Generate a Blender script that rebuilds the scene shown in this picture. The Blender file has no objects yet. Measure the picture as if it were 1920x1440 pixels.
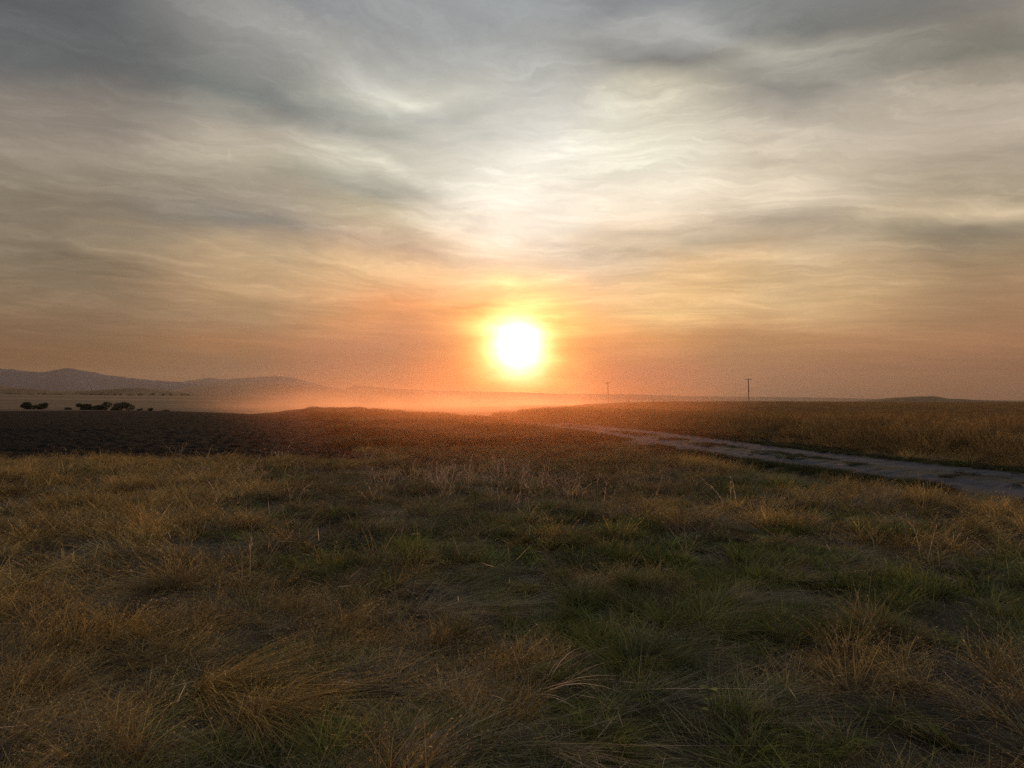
import bpy, math, random
import numpy as np
rad = math.radians
S = bpy.context.scene
COL = S.collection
rng = np.random.default_rng(7)
random.seed(7)

# ------------------------------------------------------------------ camera
FPX, CX, CY, HORY = 1442.0, 960.0, 720.0, 752.0      # focal length and horizon of the 1920 px photo
EYE = 1.65
PITCH = math.atan((HORY - CY) / FPX)
cam_d = bpy.data.cameras.new('camera')
cam = bpy.data.objects.new('camera', cam_d); COL.objects.link(cam)
cam_d.sensor_width = 36.0; cam_d.lens = 36.0 * FPX / 1920.0
cam_d.clip_start = 0.05; cam_d.clip_end = 60000
cam.location = (0, 0, EYE); cam.rotation_euler = (rad(90) + PITCH, 0, 0)
S.camera = cam

def az_el(px, py):
    """photo direction -> world azimuth / elevation in degrees"""
    u, v = (px - CX) / FPX, (CY - py) / FPX
    c, s = math.cos(PITCH), math.sin(PITCH)
    x, y, z = u, c - v * s, s + v * c
    return math.degrees(math.atan2(x, y)), math.degrees(math.atan2(z, math.hypot(x, y)))
def px_x(px, d): return (px - CX) / FPX * d
def px_z(py, d): return EYE - (py - HORY) / FPX * d

SUN_AZ, SUN_EL = az_el(972, 652)

# ------------------------------------------------------------------ helpers
def lin(r, g, b):
    f = lambda c: (c / 255 / 12.92) if c <= 10.3 else ((c / 255 + 0.055) / 1.055) ** 2.4
    return (f(r), f(g), f(b), 1.0)

class NT:
    """small shader node writer"""
    def __init__(s, tree): s.t = tree; s.n = tree.nodes; s.l = tree.links
    def new(s, typ, **kw):
        n = s.n.new(typ)
        for k, v in kw.items(): setattr(n, k, v)
        return n
    def put(s, sock, v):
        if isinstance(v, bpy.types.NodeSocket): s.l.new(v, sock)
        elif v is not None: sock.default_value = v
    def m(s, op, a, b=None, c=None, clamp=False):
        n = s.new('ShaderNodeMath', operation=op, use_clamp=clamp)
        for i, v in enumerate((a, b, c)): s.put(n.inputs[i], v)
        return n.outputs[0]
    def vm(s, op, a, b=None):
        n = s.new('ShaderNodeVectorMath', operation=op)
        s.put(n.inputs[0], a); s.put(n.inputs[1], b)
        return n.outputs[0]
    def mix(s, f, a, b, blend='MIX'):
        n = s.new('ShaderNodeMix', data_type='RGBA', blend_type=blend)
        s.put(n.inputs[0], f); s.put(n.inputs[6], a); s.put(n.inputs[7], b)
        return n.outputs[2]
    def ramp(s, f, stops, interp='LINEAR'):
        n = s.new('ShaderNodeValToRGB'); r = n.color_ramp; r.interpolation = interp
        while len(r.elements) < len(stops): r.elements.new(0.5)
        for e, (p, c) in zip(r.elements, stops):
            e.position = p; e.color = c if len(c) == 4 else (*c, 1)
        s.put(n.inputs[0], f); return n.outputs[0]
    def rng(s, f, a, b, c=0.0, d=1.0, smooth=True):
        n = s.new('ShaderNodeMapRange', interpolation_type='SMOOTHSTEP' if smooth else 'LINEAR')
        for i, v in enumerate((f, a, b, c, d)): s.put(n.inputs[i], v)
        return n.outputs[0]
    def noise(s, vec, scale, detail=4, rough=0.55, dist=0.0):
        n = s.new('ShaderNodeTexNoise')
        s.put(n.inputs['Vector'], vec); n.inputs['Scale'].default_value = scale
        n.inputs['Detail'].default_value = detail; n.inputs['Roughness'].default_value = rough
        n.inputs['Distortion'].default_value = dist
        return n.outputs[0]
    def xyz(s, x, y, z):
        n = s.new('ShaderNodeCombineXYZ')
        for i, v in enumerate((x, y, z)): s.put(n.inputs[i], v)
        return n.outputs[0]

def mat(name):
    m = bpy.data.materials.new(name); m.use_nodes = True
    m.node_tree.nodes.clear()
    t = NT(m.node_tree); t.out = t.new('ShaderNodeOutputMaterial')
    return m, t
def principled(t, col, rough=0.9, bump=None, bstr=0.5, bdist=0.02, spec=0.2):
    p = t.new('ShaderNodeBsdfPrincipled')
    t.put(p.inputs['Base Color'], col); t.put(p.inputs['Roughness'], rough)
    p.inputs['Specular IOR Level'].default_value = spec
    if bump is not None:
        b = t.new('ShaderNodeBump'); b.inputs['Strength'].default_value = bstr
        b.inputs['Distance'].default_value = bdist
        t.put(b.inputs['Height'], bump); t.put(p.inputs['Normal'], b.outputs[0])
    t.put(t.out.inputs['Surface'], p.outputs[0]); return p

def tag(o, label=None, cat=None, group=None, kind=None):
    for k, v in (('label', label), ('category', cat), ('group', group), ('kind', kind)):
        if v: o[k] = v
    return o
def mesh_obj(name, verts, faces, material=None, parent=None, smooth=False, attrs=None):
    me = bpy.data.meshes.new(name)
    verts = np.asarray(verts, dtype=np.float32); faces = np.asarray(faces, dtype=np.int32)
    k = faces.shape[1]
    me.vertices.add(len(verts)); me.vertices.foreach_set('co', verts.ravel())
    me.loops.add(faces.size); me.loops.foreach_set('vertex_index', faces.ravel())
    me.polygons.add(len(faces)); me.polygons.foreach_set('loop_start', np.arange(0, faces.size, k, dtype=np.int32))
    if smooth: me.polygons.foreach_set('use_smooth', np.ones(len(faces), dtype=bool))
    for an, av in (attrs or {}).items():
        a = me.attributes.new(an, 'FLOAT', 'POINT'); a.data.foreach_set('value', np.asarray(av, dtype=np.float32))
    me.update(calc_edges=True); me.validate()
    if material: me.materials.append(material)
    o = bpy.data.objects.new(name, me); COL.objects.link(o)
    if parent: o.parent = parent
    return o
def empty(name, loc, rz=0.0):
    o = bpy.data.objects.new(name, None); COL.objects.link(o)
    o.empty_display_size = 0.2; o.location = loc; o.rotation_euler = (0, 0, rz); return o

# numpy value noise
def _h(ix, iy, seed):
    n = (ix * 374761393 + iy * 668265263 + seed * 1442695041) & 0xffffffff
    n = ((n ^ (n >> 13)) * 1274126177) & 0xffffffff
    return ((n ^ (n >> 16)) & 0xffff) / 65535.0
def vnoise(x, y, seed=0):
    x = np.asarray(x, float); y = np.asarray(y, float)
    ix = np.floor(x).astype(np.int64); iy = np.floor(y).astype(np.int64)
    fx = x - ix; fy = y - iy; fx = fx * fx * (3 - 2 * fx); fy = fy * fy * (3 - 2 * fy)
    a = _h(ix, iy, seed); b = _h(ix + 1, iy, seed); c = _h(ix, iy + 1, seed); d = _h(ix + 1, iy + 1, seed)
    return (a * (1 - fx) + b * fx) * (1 - fy) + (c * (1 - fx) + d * fx) * fy
def fbm(x, y, seed=0, oct=4):
    s = 0; a = 0.5; t = 0
    for o in range(oct):
        s = s + a * vnoise(x * 2 ** o + o * 17.3, y * 2 ** o - o * 9.1, seed + o); t += a; a *= 0.5
    return s / t
def sstep(a, b, x):
    t = np.clip((x - a) / (b - a), 0, 1); return t * t * (3 - 2 * t)

# ------------------------------------------------------------------ terrain
# crest of the near plateau per view bearing: (photo column, crest distance, crest height, drop behind it)
CR = np.array([(-900, 150, 0.0, .6), (0, 150, 0.0, .6), (330, 119, 0.0, 1.0), (470, 100, -.05, 1.4), (520, 112, -.02, 1.6), (555, 128, .26, 1.6),
               (595, 138, .40, 1.6), (650, 124, .33, 1.5), (700, 110, .26, 1.4), (830, 84, .03, 1.0), (960, 64, -.12, .5), (990, 72, -.10, .3),
               (1040, 125, .0, .4), (1100, 190, .6, 1.2), (1230, 240, 1.22, 3.0), (1404, 280, 1.32, 4.5), (1600, 290, 1.15, 4.5), (1920, 300, .95, 4.0), (2900, 300, .9, 4.0)])
ROADC = np.array([(19.0, -14.0), (15.6, 0.0), (12.2, 10.0), (10.7, 14.5), (9.4, 18.5), (8.1, 24.0), (7.25, 30.0), (6.6, 36.0),
                  (5.6, 43.0), (3.6, 52.0), (0.6, 62.0), (-4.0, 75.0), (-11.0, 92.0)])
ROAD_HW = 2.35
def catmull(P, n=14):
    out = []
    Q = np.vstack([2 * P[0] - P[1], P, 2 * P[-1] - P[-2]])
    for i in range(1, len(Q) - 2):
        for k in range(n):
            t = k / n
            out.append(.5 * ((2 * Q[i]) + (-Q[i - 1] + Q[i + 1]) * t + (2 * Q[i - 1] - 5 * Q[i] + 4 * Q[i + 1] - Q[i + 2]) * t * t
                             + (-Q[i - 1] + 3 * Q[i] - 3 * Q[i + 1] + Q[i + 2]) * t ** 3))
    out.append(P[-1]); return np.array(out)
RC = catmull(ROADC)
def road_s(x, y):
    """signed offset from the road's centre line (positive = far / right side)"""
    x = np.asarray(x, float); y = np.asarray(y, float)
    best = np.full(x.shape, 1e9); sg = np.zeros(x.shape)
    for a, b in zip(RC[:-1], RC[1:]):
        d = b - a; L = np.hypot(*d)
        t = np.clip(((x - a[0]) * d[0] + (y - a[1]) * d[1]) / L ** 2, 0, 1)
        ex, ey = x - a[0] - t * d[0], y - a[1] - t * d[1]
        q = ex * ex + ey * ey; side = (ex * d[1] - ey * d[0])
        m = q < best; best = np.where(m, q, best); sg = np.where(m, np.sign(side), sg)
    return np.sqrt(best) * np.where(sg == 0, 1, sg)

def base_h(x, y):
    x = np.asarray(x, float); y = np.asarray(y, float)
    d = np.hypot(x, y); yy = np.maximum(y, 0.15 * d + 1e-3)
    px = CX + FPX * x / yy
    dc = np.interp(px, CR[:, 0], CR[:, 1]) * np.sqrt(1 + ((px - CX) / FPX) ** 2)
    zc = np.interp(px, CR[:, 0], CR[:, 2]); dr = np.interp(px, CR[:, 0], CR[:, 3])
    z = zc * sstep(.25, 1.0, d / dc)
    z = z - dr * sstep(1.0, 1.55, d / dc)
    # wide country behind: rises to the left, stays low to the right
    left = sstep(1500, 300, px)
    z = z + left * (11.0 * sstep(300, 1300, d) + 10 * sstep(1300, 4200, d))
    z = z + (1 - left) * (2.0 * sstep(600, 2600, d))
    z = z + sstep(350, 1500, d) * (fbm(x / 400, y / 400, 31) - .5) * 3.5
    return z
def ground_h(x, y):
    d = np.hypot(x, y)
    z = base_h(x, y)
    near = sstep(60, 14, d)
    z = z + near * ((fbm(x * 1.1, y * 1.1, 3, 3) - .5) * .14 + (fbm(x * 3.1 + 9, y * 3.1, 5, 2) - .5) * .07)
    z = z + sstep(10, 30, d) * (fbm(x * .09, y * .09, 12, 3) - .5) * .28 * sstep(200, 80, d)
    s = np.where(d < 110, road_s(x, y), 99.0) if np.ndim(x) else (road_s(x, y) if d < 110 else 99.0)
    a = np.abs(s)
    flat = base_h(x, y) - .10
    w = sstep(ROAD_HW + 1.3, ROAD_HW + .1, a)
    z = z * (1 - w) + flat * w
    z = z - .12 * sstep(1.3, .4, np.abs(s + ROAD_HW + 1.0))      # shallow ditch on the near side
    return z
HCAM = float(ground_h(np.array([0.]), np.array([0.]))[0])
def gz(x, y): return float(ground_h(np.array([float(x)]), np.array([float(y)]))[0])

def field_mask(x, y):
    """ploughed field on the left"""
    wob = (fbm(x * .35, y * .35, 41, 3) - .5)
    m = sstep(20.0, 21.0, y + wob * 2.0)
    m = m * sstep(.6, -.6, x + 4.0 + .28 * (y - 21.3) + wob * 3)
    return m * sstep(156, 151, np.hypot(x, y) * 1.0)

# ------------------------------------------------------------------ ground sheet (polar grid round the viewer, out past the haze)
def polar_grid(azs, ds):
    A, D = np.meshgrid(np.radians(azs), ds)
    return D * np.sin(A), D * np.cos(A)
def grid_faces(nr, nc, wrap=False):
    i = np.arange(nr - 1)[:, None]; j = np.arange(nc if wrap else nc - 1)[None, :]
    j2 = (j + 1) % nc
    return np.stack([i * nc + j, i * nc + j2, (i + 1) * nc + j2, (i + 1) * nc + j], -1).reshape(-1, 4)
azs = np.concatenate([np.arange(-56, 56, .3), np.arange(56, 304, 4.0)])
ds = np.concatenate([[.02, .3, .7], 1.1 * 1.028 ** np.arange(0, 330)])
ds = ds[ds < 5400]; ds = np.append(ds, 5400.)
gx, gy = polar_grid(azs, ds)
gzz = ground_h(gx, gy)
gzz = gzz - .16 * field_mask(gx, gy)
V = np.stack([gx, gy, gzz], -1).reshape(-1, 3)
F = grid_faces(len(ds), len(azs), True)[:, ::-1]

m_ground, t = mat('turf_soil')
geo = t.new('ShaderNodeNewGeometry').outputs['Position']
n1 = t.noise(geo, .35, 5); n2 = t.noise(geo, 6.0, 6, .65); n3 = t.noise(geo, .012, 4)
c = t.mix(t.rng(n1, .35, .65), (.014, .011, .007, 1), (.036, .025, .012, 1))
c = t.mix(t.rng(n2, .4, .75), c, (.055, .038, .020, 1))
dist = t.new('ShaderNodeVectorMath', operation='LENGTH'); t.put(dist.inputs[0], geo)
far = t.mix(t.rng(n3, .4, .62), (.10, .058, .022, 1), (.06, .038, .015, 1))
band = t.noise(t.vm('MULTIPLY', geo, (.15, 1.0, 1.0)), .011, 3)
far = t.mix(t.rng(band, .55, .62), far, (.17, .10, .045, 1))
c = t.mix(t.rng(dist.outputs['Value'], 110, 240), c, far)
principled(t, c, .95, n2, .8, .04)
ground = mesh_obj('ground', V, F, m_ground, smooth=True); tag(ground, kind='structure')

# ------------------------------------------------------------------ ploughed field
az_f = np.arange(-55, -6, .16); ds_f = 18.8 * 1.011 ** np.arange(0, 196)
fx, fy = polar_grid(az_f, ds_f)
fm = field_mask(fx, fy)
fz = ground_h(fx, fy) - .20 + .18 * sstep(.0, .5, fm)
clod = (fbm(fx * 2.6, fy * 2.6, 50, 3) - .5) * .09 + (fbm(fx * 9, fy * 9, 51, 2) - .5) * .06
fz = fz + clod * sstep(.2, .9, fm)
m_soil, t = mat('ploughed_soil')
geo = t.new('ShaderNodeNewGeometry').outputs['Position']
n1 = t.noise(geo, 1.4, 6, .7); n2 = t.noise(geo, 14, 4, .7)
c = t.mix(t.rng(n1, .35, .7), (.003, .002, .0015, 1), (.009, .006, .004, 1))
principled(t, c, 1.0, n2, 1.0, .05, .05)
ff = grid_faces(len(ds_f), len(az_f))[:, ::-1]
keep = fm.ravel()[ff].max(1) > .02
used = np.unique(ff[keep]); remap = np.full(fx.size, -1); remap[used] = np.arange(len(used))
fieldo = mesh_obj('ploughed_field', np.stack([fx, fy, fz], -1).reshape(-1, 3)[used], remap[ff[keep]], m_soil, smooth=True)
tag(fieldo, kind='structure')

# ------------------------------------------------------------------ gravel road
m_road, t = mat('road_gravel')
geo = t.new('ShaderNodeNewGeometry').outputs['Position']
off = t.new('ShaderNodeAttribute', attribute_name='off').outputs['Fac']
n1 = t.noise(geo, 1.3, 5, .6); n2 = t.noise(geo, 22, 5, .75); n3 = t.noise(geo, 60, 2, .6)
c = t.mix(t.rng(n2, .35, .7), (.030, .029, .034, 1), (.098, .094, .110, 1))
c = t.mix(t.rng(n3, .6, .72), c, (.19, .185, .19, 1))
dirt = t.m('MULTIPLY', t.rng(n1, .42, .62), .3)
c = t.mix(dirt, c, (.035, .027, .02, 1))
aoff = t.m('ABSOLUTE', t.m('ADD', off, t.m('MULTIPLY', t.m('SUBTRACT', n1, .5), .9)))
mid = t.rng(aoff, .60, .22)
c = t.mix(t.m('MULTIPLY', mid, .9), c, (.05, .045, .025, 1))
edge = t.rng(t.m('ADD', aoff, t.m('MULTIPLY', n2, .6)), 2.1, 2.6)
c = t.mix(edge, c, (.07, .055, .03, 1))
principled(t, c, .9, t.m('ADD', n2, t.m('MULTIPLY', n3, .6)), 1.0, .03)
ro = np.linspace(-ROAD_HW - .35, ROAD_HW + .35, 40)
RCf = catmull(RC, 6)
tan = np.gradient(RCf, axis=0); tan /= np.hypot(tan[:, 0], tan[:, 1])[:, None]
nx, ny = tan[:, 1], -tan[:, 0]
rx = RCf[:, 0][:, None] + nx[:, None] * ro; ry = RCf[:, 1][:, None] + ny[:, None] * ro
wob = (fbm(rx * .5, ry * .5, 77, 3) - .5)
prof = .055 * np.exp(-(ro / .55) ** 2) - .03 * np.exp(-((np.abs(ro) - 1.15) / .5) ** 2) - .10 * sstep(ROAD_HW - .15, ROAD_HW + .35, np.abs(ro))
rz = base_h(rx, ry) - .02 + prof[None, :] + (fbm(rx * 4, ry * 4, 78, 3) - .5) * .045
road = mesh_obj('road', np.stack([rx, ry, rz], -1).reshape(-1, 3), grid_faces(len(RCf), len(ro)), m_road, smooth=True,
                attrs={'off': np.tile(ro, len(RCf))})
tag(road, kind='structure')

# ------------------------------------------------------------------ hills and mountains (traced skylines given real distance, height and depth)
def ridge(name, pts, d0, depth, material, label_kind='structure', seed=0, rough=.0, base_z=-6):
    P = np.array(pts, float)
    a = np.degrees(np.arctan((P[:, 0] - CX) / FPX))
    azr = np.arange(a[0], a[-1], .12)
    u = np.linspace(-1, 1, 41)
    X, Y, Z = [], [], []
    pxs = CX + FPX * np.tan(np.radians(azr))
    top = EYE + (HORY - np.interp(pxs, P[:, 0], P[:, 1])) / FPX * d0 + (fbm(azr * 4, azr * 0 + seed, seed, 4) - .5) * rough
    top = np.maximum(top, base_z)
    for k in u:
        d = d0 / np.cos(np.radians(azr)) + k * depth
        shape = (1 - k * k) ** 1.3
        x = np.sin(np.radians(azr)) * d; y = np.cos(np.radians(azr)) * d
        z = base_z + (top - base_z) * shape
        z = z - (fbm(x / (depth * .12), y / (depth * .12), seed + 3, 4)) * (top - base_z) * .35 * (1 - shape ** 3) * shape
        X.append(x); Y.append(y); Z.append(z)
    o = mesh_obj(name, np.stack([np.array(X), np.array(Y), np.array(Z)], -1).reshape(-1, 3), grid_faces(len(u), len(azr))[:, ::-1], material, smooth=True)
    tag(o, kind=label_kind); return o
def land(name, a, b, sc):
    m, t = mat(name)
    geo = t.new('ShaderNodeNewGeometry').outputs['Position']
    n = t.noise(geo, sc, 6, .6)
    principled(t, t.mix(t.rng(n, .35, .65), (*a, 1), (*b, 1)), 1.0, None, spec=0.05); return m
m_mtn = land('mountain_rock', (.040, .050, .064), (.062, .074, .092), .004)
m_hill_haze = land('distant_hill_haze_tint', (.10, .09, .075), (.15, .135, .11), .003)  # base colour paled to stand in for haze over this ridge
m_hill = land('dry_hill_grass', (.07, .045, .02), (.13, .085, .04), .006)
m_hill2 = land('far_hill_grass', (.08, .055, .035), (.15, .11, .065), .003)
ridge('mountains', [(-700, 735), (-500, 716), (-300, 704), (-160, 712), (-60, 694), (0, 691), (25, 693), (50, 696), (75, 698), (95, 696), (112, 692),
                    (122, 690.5), (140, 691.5), (160, 696), (180, 699), (200, 703), (240, 708), (280, 712), (330, 716), (380, 719), (430, 724), (480, 730), (560, 742)],
      4200, 680, m_mtn, seed=5, rough=7)
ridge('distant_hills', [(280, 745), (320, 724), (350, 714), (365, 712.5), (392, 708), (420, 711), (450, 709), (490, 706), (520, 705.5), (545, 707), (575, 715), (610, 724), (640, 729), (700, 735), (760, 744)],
      5050, 420, m_hill_haze, seed=6, rough=3)
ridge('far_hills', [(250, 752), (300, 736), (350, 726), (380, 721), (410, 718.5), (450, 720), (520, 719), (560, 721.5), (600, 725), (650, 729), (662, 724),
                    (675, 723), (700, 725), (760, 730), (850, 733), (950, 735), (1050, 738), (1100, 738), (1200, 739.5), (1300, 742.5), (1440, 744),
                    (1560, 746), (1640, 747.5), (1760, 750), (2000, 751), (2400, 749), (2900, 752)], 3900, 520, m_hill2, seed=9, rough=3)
ridge('left_hill', [(-700, 716), (-400, 705), (-150, 708), (-60, 714), (0, 721.5), (12, 725), (40, 728), (80, 731), (120, 733), (150, 732.5), (190, 731), (225, 728.5),
                    (245, 727), (262, 727), (290, 730), (330, 734), (400, 740), (470, 746)], 2000, 330, m_hill, seed=11, rough=1.2)
ridge('right_hill', [(1480, 756), (1560, 753.5), (1600, 752), (1640, 749), (1668, 746), (1700, 744), (1730, 743), (1752, 743), (1765, 745), (1778, 747.5), (1800, 748),
                     (1850, 750.5), (1920, 752.5), (2050, 750), (2300, 745), (2700, 752)], 1500, 260, m_hill, seed=14, rough=.6, base_z=-5)

# ------------------------------------------------------------------ grass shading
def grass_mat(name, base, mid, tip, var, transl=.35):
    m, t = mat(name)
    tt = t.new('ShaderNodeAttribute', attribute_name='tt').outputs['Fac']
    rn = t.new('ShaderNodeAttribute', attribute_name='rn').outputs['Fac']
    geo = t.new('ShaderNodeNewGeometry').outputs['Position']
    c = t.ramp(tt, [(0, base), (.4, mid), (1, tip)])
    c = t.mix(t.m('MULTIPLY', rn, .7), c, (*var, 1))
    rk = t.m('FRACT', t.m('MULTIPLY', rn, 7.31)); kk = t.rng(rk, 0, 1, .35, 1.95, False)
    c = t.mix(1.0, c, t.xyz(kk, kk, kk), 'MULTIPLY')
    n = t.noise(geo, 1.6, 4)
    c = t.mix(1.0, c, t.ramp(n, [(.3, (.62, .66, .75)), (.7, (1.4, 1.32, 1.1))]), 'MULTIPLY')
    rr = t.new('ShaderNodeObjectInfo').outputs['Random']
    c = t.mix(1.0, c, t.ramp(rr, [(0, (.6, .6, .6)), (1, (1.4, 1.36, 1.25))]), 'MULTIPLY')
    d = t.new('ShaderNodeBsdfDiffuse'); t.put(d.inputs[0], c)
    tr = t.new('ShaderNodeBsdfTranslucent'); t.put(tr.inputs[0], c)
    g = t.new('ShaderNodeBsdfGlossy'); t.put(g.inputs[0], (.5, .5, .5, 1)); g.inputs['Roughness'].default_value = .5
    a = t.new('ShaderNodeMixShader'); a.inputs[0].default_value = transl
    t.put(a.inputs[1], d.outputs[0]); t.put(a.inputs[2], tr.outputs[0])
    b = t.new('ShaderNodeMixShader'); b.inputs[0].default_value = .03
    t.put(b.inputs[1], a.outputs[0]); t.put(b.inputs[2], g.outputs[0])
    t.put(t.out.inputs['Surface'], b.outputs[0]); return m
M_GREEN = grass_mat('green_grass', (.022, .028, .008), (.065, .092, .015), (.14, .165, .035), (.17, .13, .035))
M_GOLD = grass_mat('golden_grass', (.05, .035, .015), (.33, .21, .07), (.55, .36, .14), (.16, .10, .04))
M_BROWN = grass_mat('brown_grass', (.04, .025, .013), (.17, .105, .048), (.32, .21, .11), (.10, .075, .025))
M_STRAW = grass_mat('straw', (.08, .06, .04), (.26, .20, .135), (.46, .38, .27), (.14, .10, .06))
M_TALL = grass_mat('tall_dry_grass', (.03, .02, .01), (.12, .075, .025), (.36, .21, .08), (.10, .06, .02))
M_STALK = grass_mat('pale_stalk', (.25, .16, .10), (.50, .33, .23), (.70, .48, .36), (.42, .28, .20))
M_DARK = grass_mat('dark_green_weed', (.018, .02, .008), (.032, .038, .012), (.055, .06, .02), (.05, .04, .018))

# ------------------------------------------------------------------ blade ribbons
def blades(n, R, Lmin, Lmax, lean, curl, droop, width, segs=4, seed=0, bias=0.0, r=None, z0=0.0):
    """n tapering ribbons; returns verts, faces, tt, rn"""
    r = r or np.random.default_rng(seed)
    th = r.uniform(0, 2 * np.pi, n); rr = R * np.sqrt(r.uniform(0, 1, n))
    bx, by = rr * np.cos(th), rr * np.sin(th)
    a = th + r.normal(0, .9, n)
    dx, dy = np.cos(a) + bias, np.sin(a)
    q = np.hypot(dx, dy) + 1e-6; dx, dy = dx / q, dy / q
    L = r.uniform(Lmin, Lmax, n)
    le = lean * r.uniform(.3, 1.6, n) + np.abs(bias) * .25; cu = curl * r.uniform(.2, 1.6, n); dr = droop * r.uniform(.4, 1.4, n)
    w = width * r.uniform(.6, 1.3, n); rn = r.uniform(0, 1, n)
    tw = r.uniform(-1.4, 1.4, n)
    sxa, sya = -dy * np.cos(tw) + dx * np.sin(tw), dx * np.cos(tw) + dy * np.sin(tw)
    T = np.linspace(0, 1, segs + 1)
    V = np.zeros((n, segs + 1, 2, 3)); tt = np.zeros((n, segs + 1, 2))
    for k, s in enumerate(T):
        hx = L * (le * s + cu * s * s); hz = L * (s - dr * s * s * .8) * np.sqrt(np.clip(1 - (le * .5) ** 2, .15, 1))
        ww = w * (1 - s ** 1.6) * .5 + w * .06
        for j, sg in enumerate((-1, 1)):
            V[:, k, j, 0] = bx + dx * hx + sxa * ww * sg
            V[:, k, j, 1] = by + dy * hx + sya * ww * sg
            V[:, k, j, 2] = z0 + hz
            tt[:, k, j] = s
    base = (np.arange(n) * (segs + 1) * 2)[:, None]
    k = np.arange(segs)[None, :] * 2
    f = np.stack([base + k, base + k + 1, base + k + 3, base + k + 2], -1).reshape(-1, 4)
    return V.reshape(-1, 3), f, tt.ravel(), np.repeat(rn, (segs + 1) * 2), V
def heads(V, rn, per, size, width, r, start=.62, spread=.8):
    """small spikelets along the upper part of every ribbon"""
    n, s1 = V.shape[0], V.shape[1]
    c = V.mean(2)
    vs, tt, rr = [], [], []
    for p in range(per):
        s = start + (1 - start) * (p + r.uniform(0, 1, n)) / per
        k = np.minimum((s * (s1 - 1)).astype(int), s1 - 2); fr = s * (s1 - 1) - k
        P = c[np.arange(n), k] * (1 - fr[:, None]) + c[np.arange(n), k + 1] * fr[:, None]
        D = c[np.arange(n), k + 1] - c[np.arange(n), k]; D /= np.linalg.norm(D, axis=1)[:, None] + 1e-9
        rd = r.normal(0, 1, (n, 3)); rd /= np.linalg.norm(rd, axis=1)[:, None]
        D2 = D + rd * spread; D2 /= np.linalg.norm(D2, axis=1)[:, None]
        sd = np.cross(D2, r.normal(0, 1, (n, 3))); sd /= np.linalg.norm(sd, axis=1)[:, None] + 1e-9
        l = size * r.uniform(.5, 1.3, n)[:, None]
        q = np.stack([P, P + D2 * l * .5 + sd * width, P + D2 * l, P + D2 * l * .5 - sd * width], 1)
        vs.append(q.reshape(-1, 3)); tt.append(np.full(n * 4, 1.0)); rr.append(np.repeat(rn, 4))
    vs = np.vstack(vs); f = np.arange(len(vs)).reshape(-1, 4)
    return vs, f, np.concatenate(tt), np.concatenate(rr)
def join(parts):
    V, Fc, T, R = [], [], [], []; o = 0
    for v, f, t_, r_ in parts:
        V.append(v); Fc.append(f + o); T.append(t_); R.append(r_); o += len(v)
    return np.vstack(V), np.vstack(Fc), np.concatenate(T), np.concatenate(R)
SRC = {}
def src(kind, items, material):
    """collection of tuft meshes that a cover scatters (kept out of the scene)"""
    c = bpy.data.collections.new('tufts_' + kind)
    for i, (v, f, tt, rn) in enumerate(items):
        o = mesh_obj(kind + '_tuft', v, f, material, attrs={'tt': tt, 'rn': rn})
        COL.objects.unlink(o); c.objects.link(o)
    SRC[kind] = (c, len(items))
def tuft(n, R, L0, L1, lean, curl, droop, w, segs, seed, bias=0, hd=None):
    r = np.random.default_rng(seed)
    v, f, tt, rn, VV = blades(n, R, L0, L1, lean, curl, droop, w, segs, seed, bias, r)
    parts = [(v, f, tt, rn)]
    if hd: parts.append(heads(VV, rn[::(segs + 1) * 2], hd[0], hd[1], hd[2], r, *hd[3:]))
    return join(parts)
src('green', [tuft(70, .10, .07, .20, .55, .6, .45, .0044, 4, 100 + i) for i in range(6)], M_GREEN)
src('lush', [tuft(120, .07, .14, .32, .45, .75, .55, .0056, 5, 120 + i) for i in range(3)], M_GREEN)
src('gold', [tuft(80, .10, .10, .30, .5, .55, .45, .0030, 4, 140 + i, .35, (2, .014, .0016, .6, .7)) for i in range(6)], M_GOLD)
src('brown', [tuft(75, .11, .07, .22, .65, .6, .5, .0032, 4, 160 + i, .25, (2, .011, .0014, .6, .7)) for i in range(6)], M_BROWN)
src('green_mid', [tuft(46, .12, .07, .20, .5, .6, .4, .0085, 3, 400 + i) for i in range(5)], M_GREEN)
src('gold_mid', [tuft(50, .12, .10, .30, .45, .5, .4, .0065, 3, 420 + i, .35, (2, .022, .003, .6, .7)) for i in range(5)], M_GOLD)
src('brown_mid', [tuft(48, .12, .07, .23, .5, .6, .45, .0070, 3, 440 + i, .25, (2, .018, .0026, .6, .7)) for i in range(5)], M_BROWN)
src('mat', [tuft(90, .14, .16, .42, .95, .9, .80, .0032, 5, 180 + i, 1.3) for i in range(5)], M_STRAW)
src('thatch', [tuft(60, .16, .08, .22, 1.3, .7, .92, .0028, 3, 200 + i, 0) for i in range(4)], M_STRAW)
src('tall', [tuft(60, .22, .45, .95, .16, .22, .15, .006, 4, 220 + i, .1, (6, .05, .006, .6, .7)) for i in range(5)], M_TALL)
src('field', [tuft(50, .35, .18, .40, .3, .3, .2, .010, 2, 240 + i, .1, (2, .05, .008, .6, .8)) for i in range(3)], M_TALL)
src('stalk', [tuft(5, .10, .35, .62, .30, .25, .1, .0040, 5, 260 + i, 0, (5, .085, .0022, .45, .55)) for i in range(5)], M_STALK)
src('dark', [tuft(70, .16, .08, .26, .5, .5, .4, .012, 3, 280 + i) for i in range(3)], M_DARK)
src('bits', [tuft(3, .2, .025, .085, 2.0, .2, .97, .005, 3, 300 + i) for i in range(4)], M_STALK)

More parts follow.
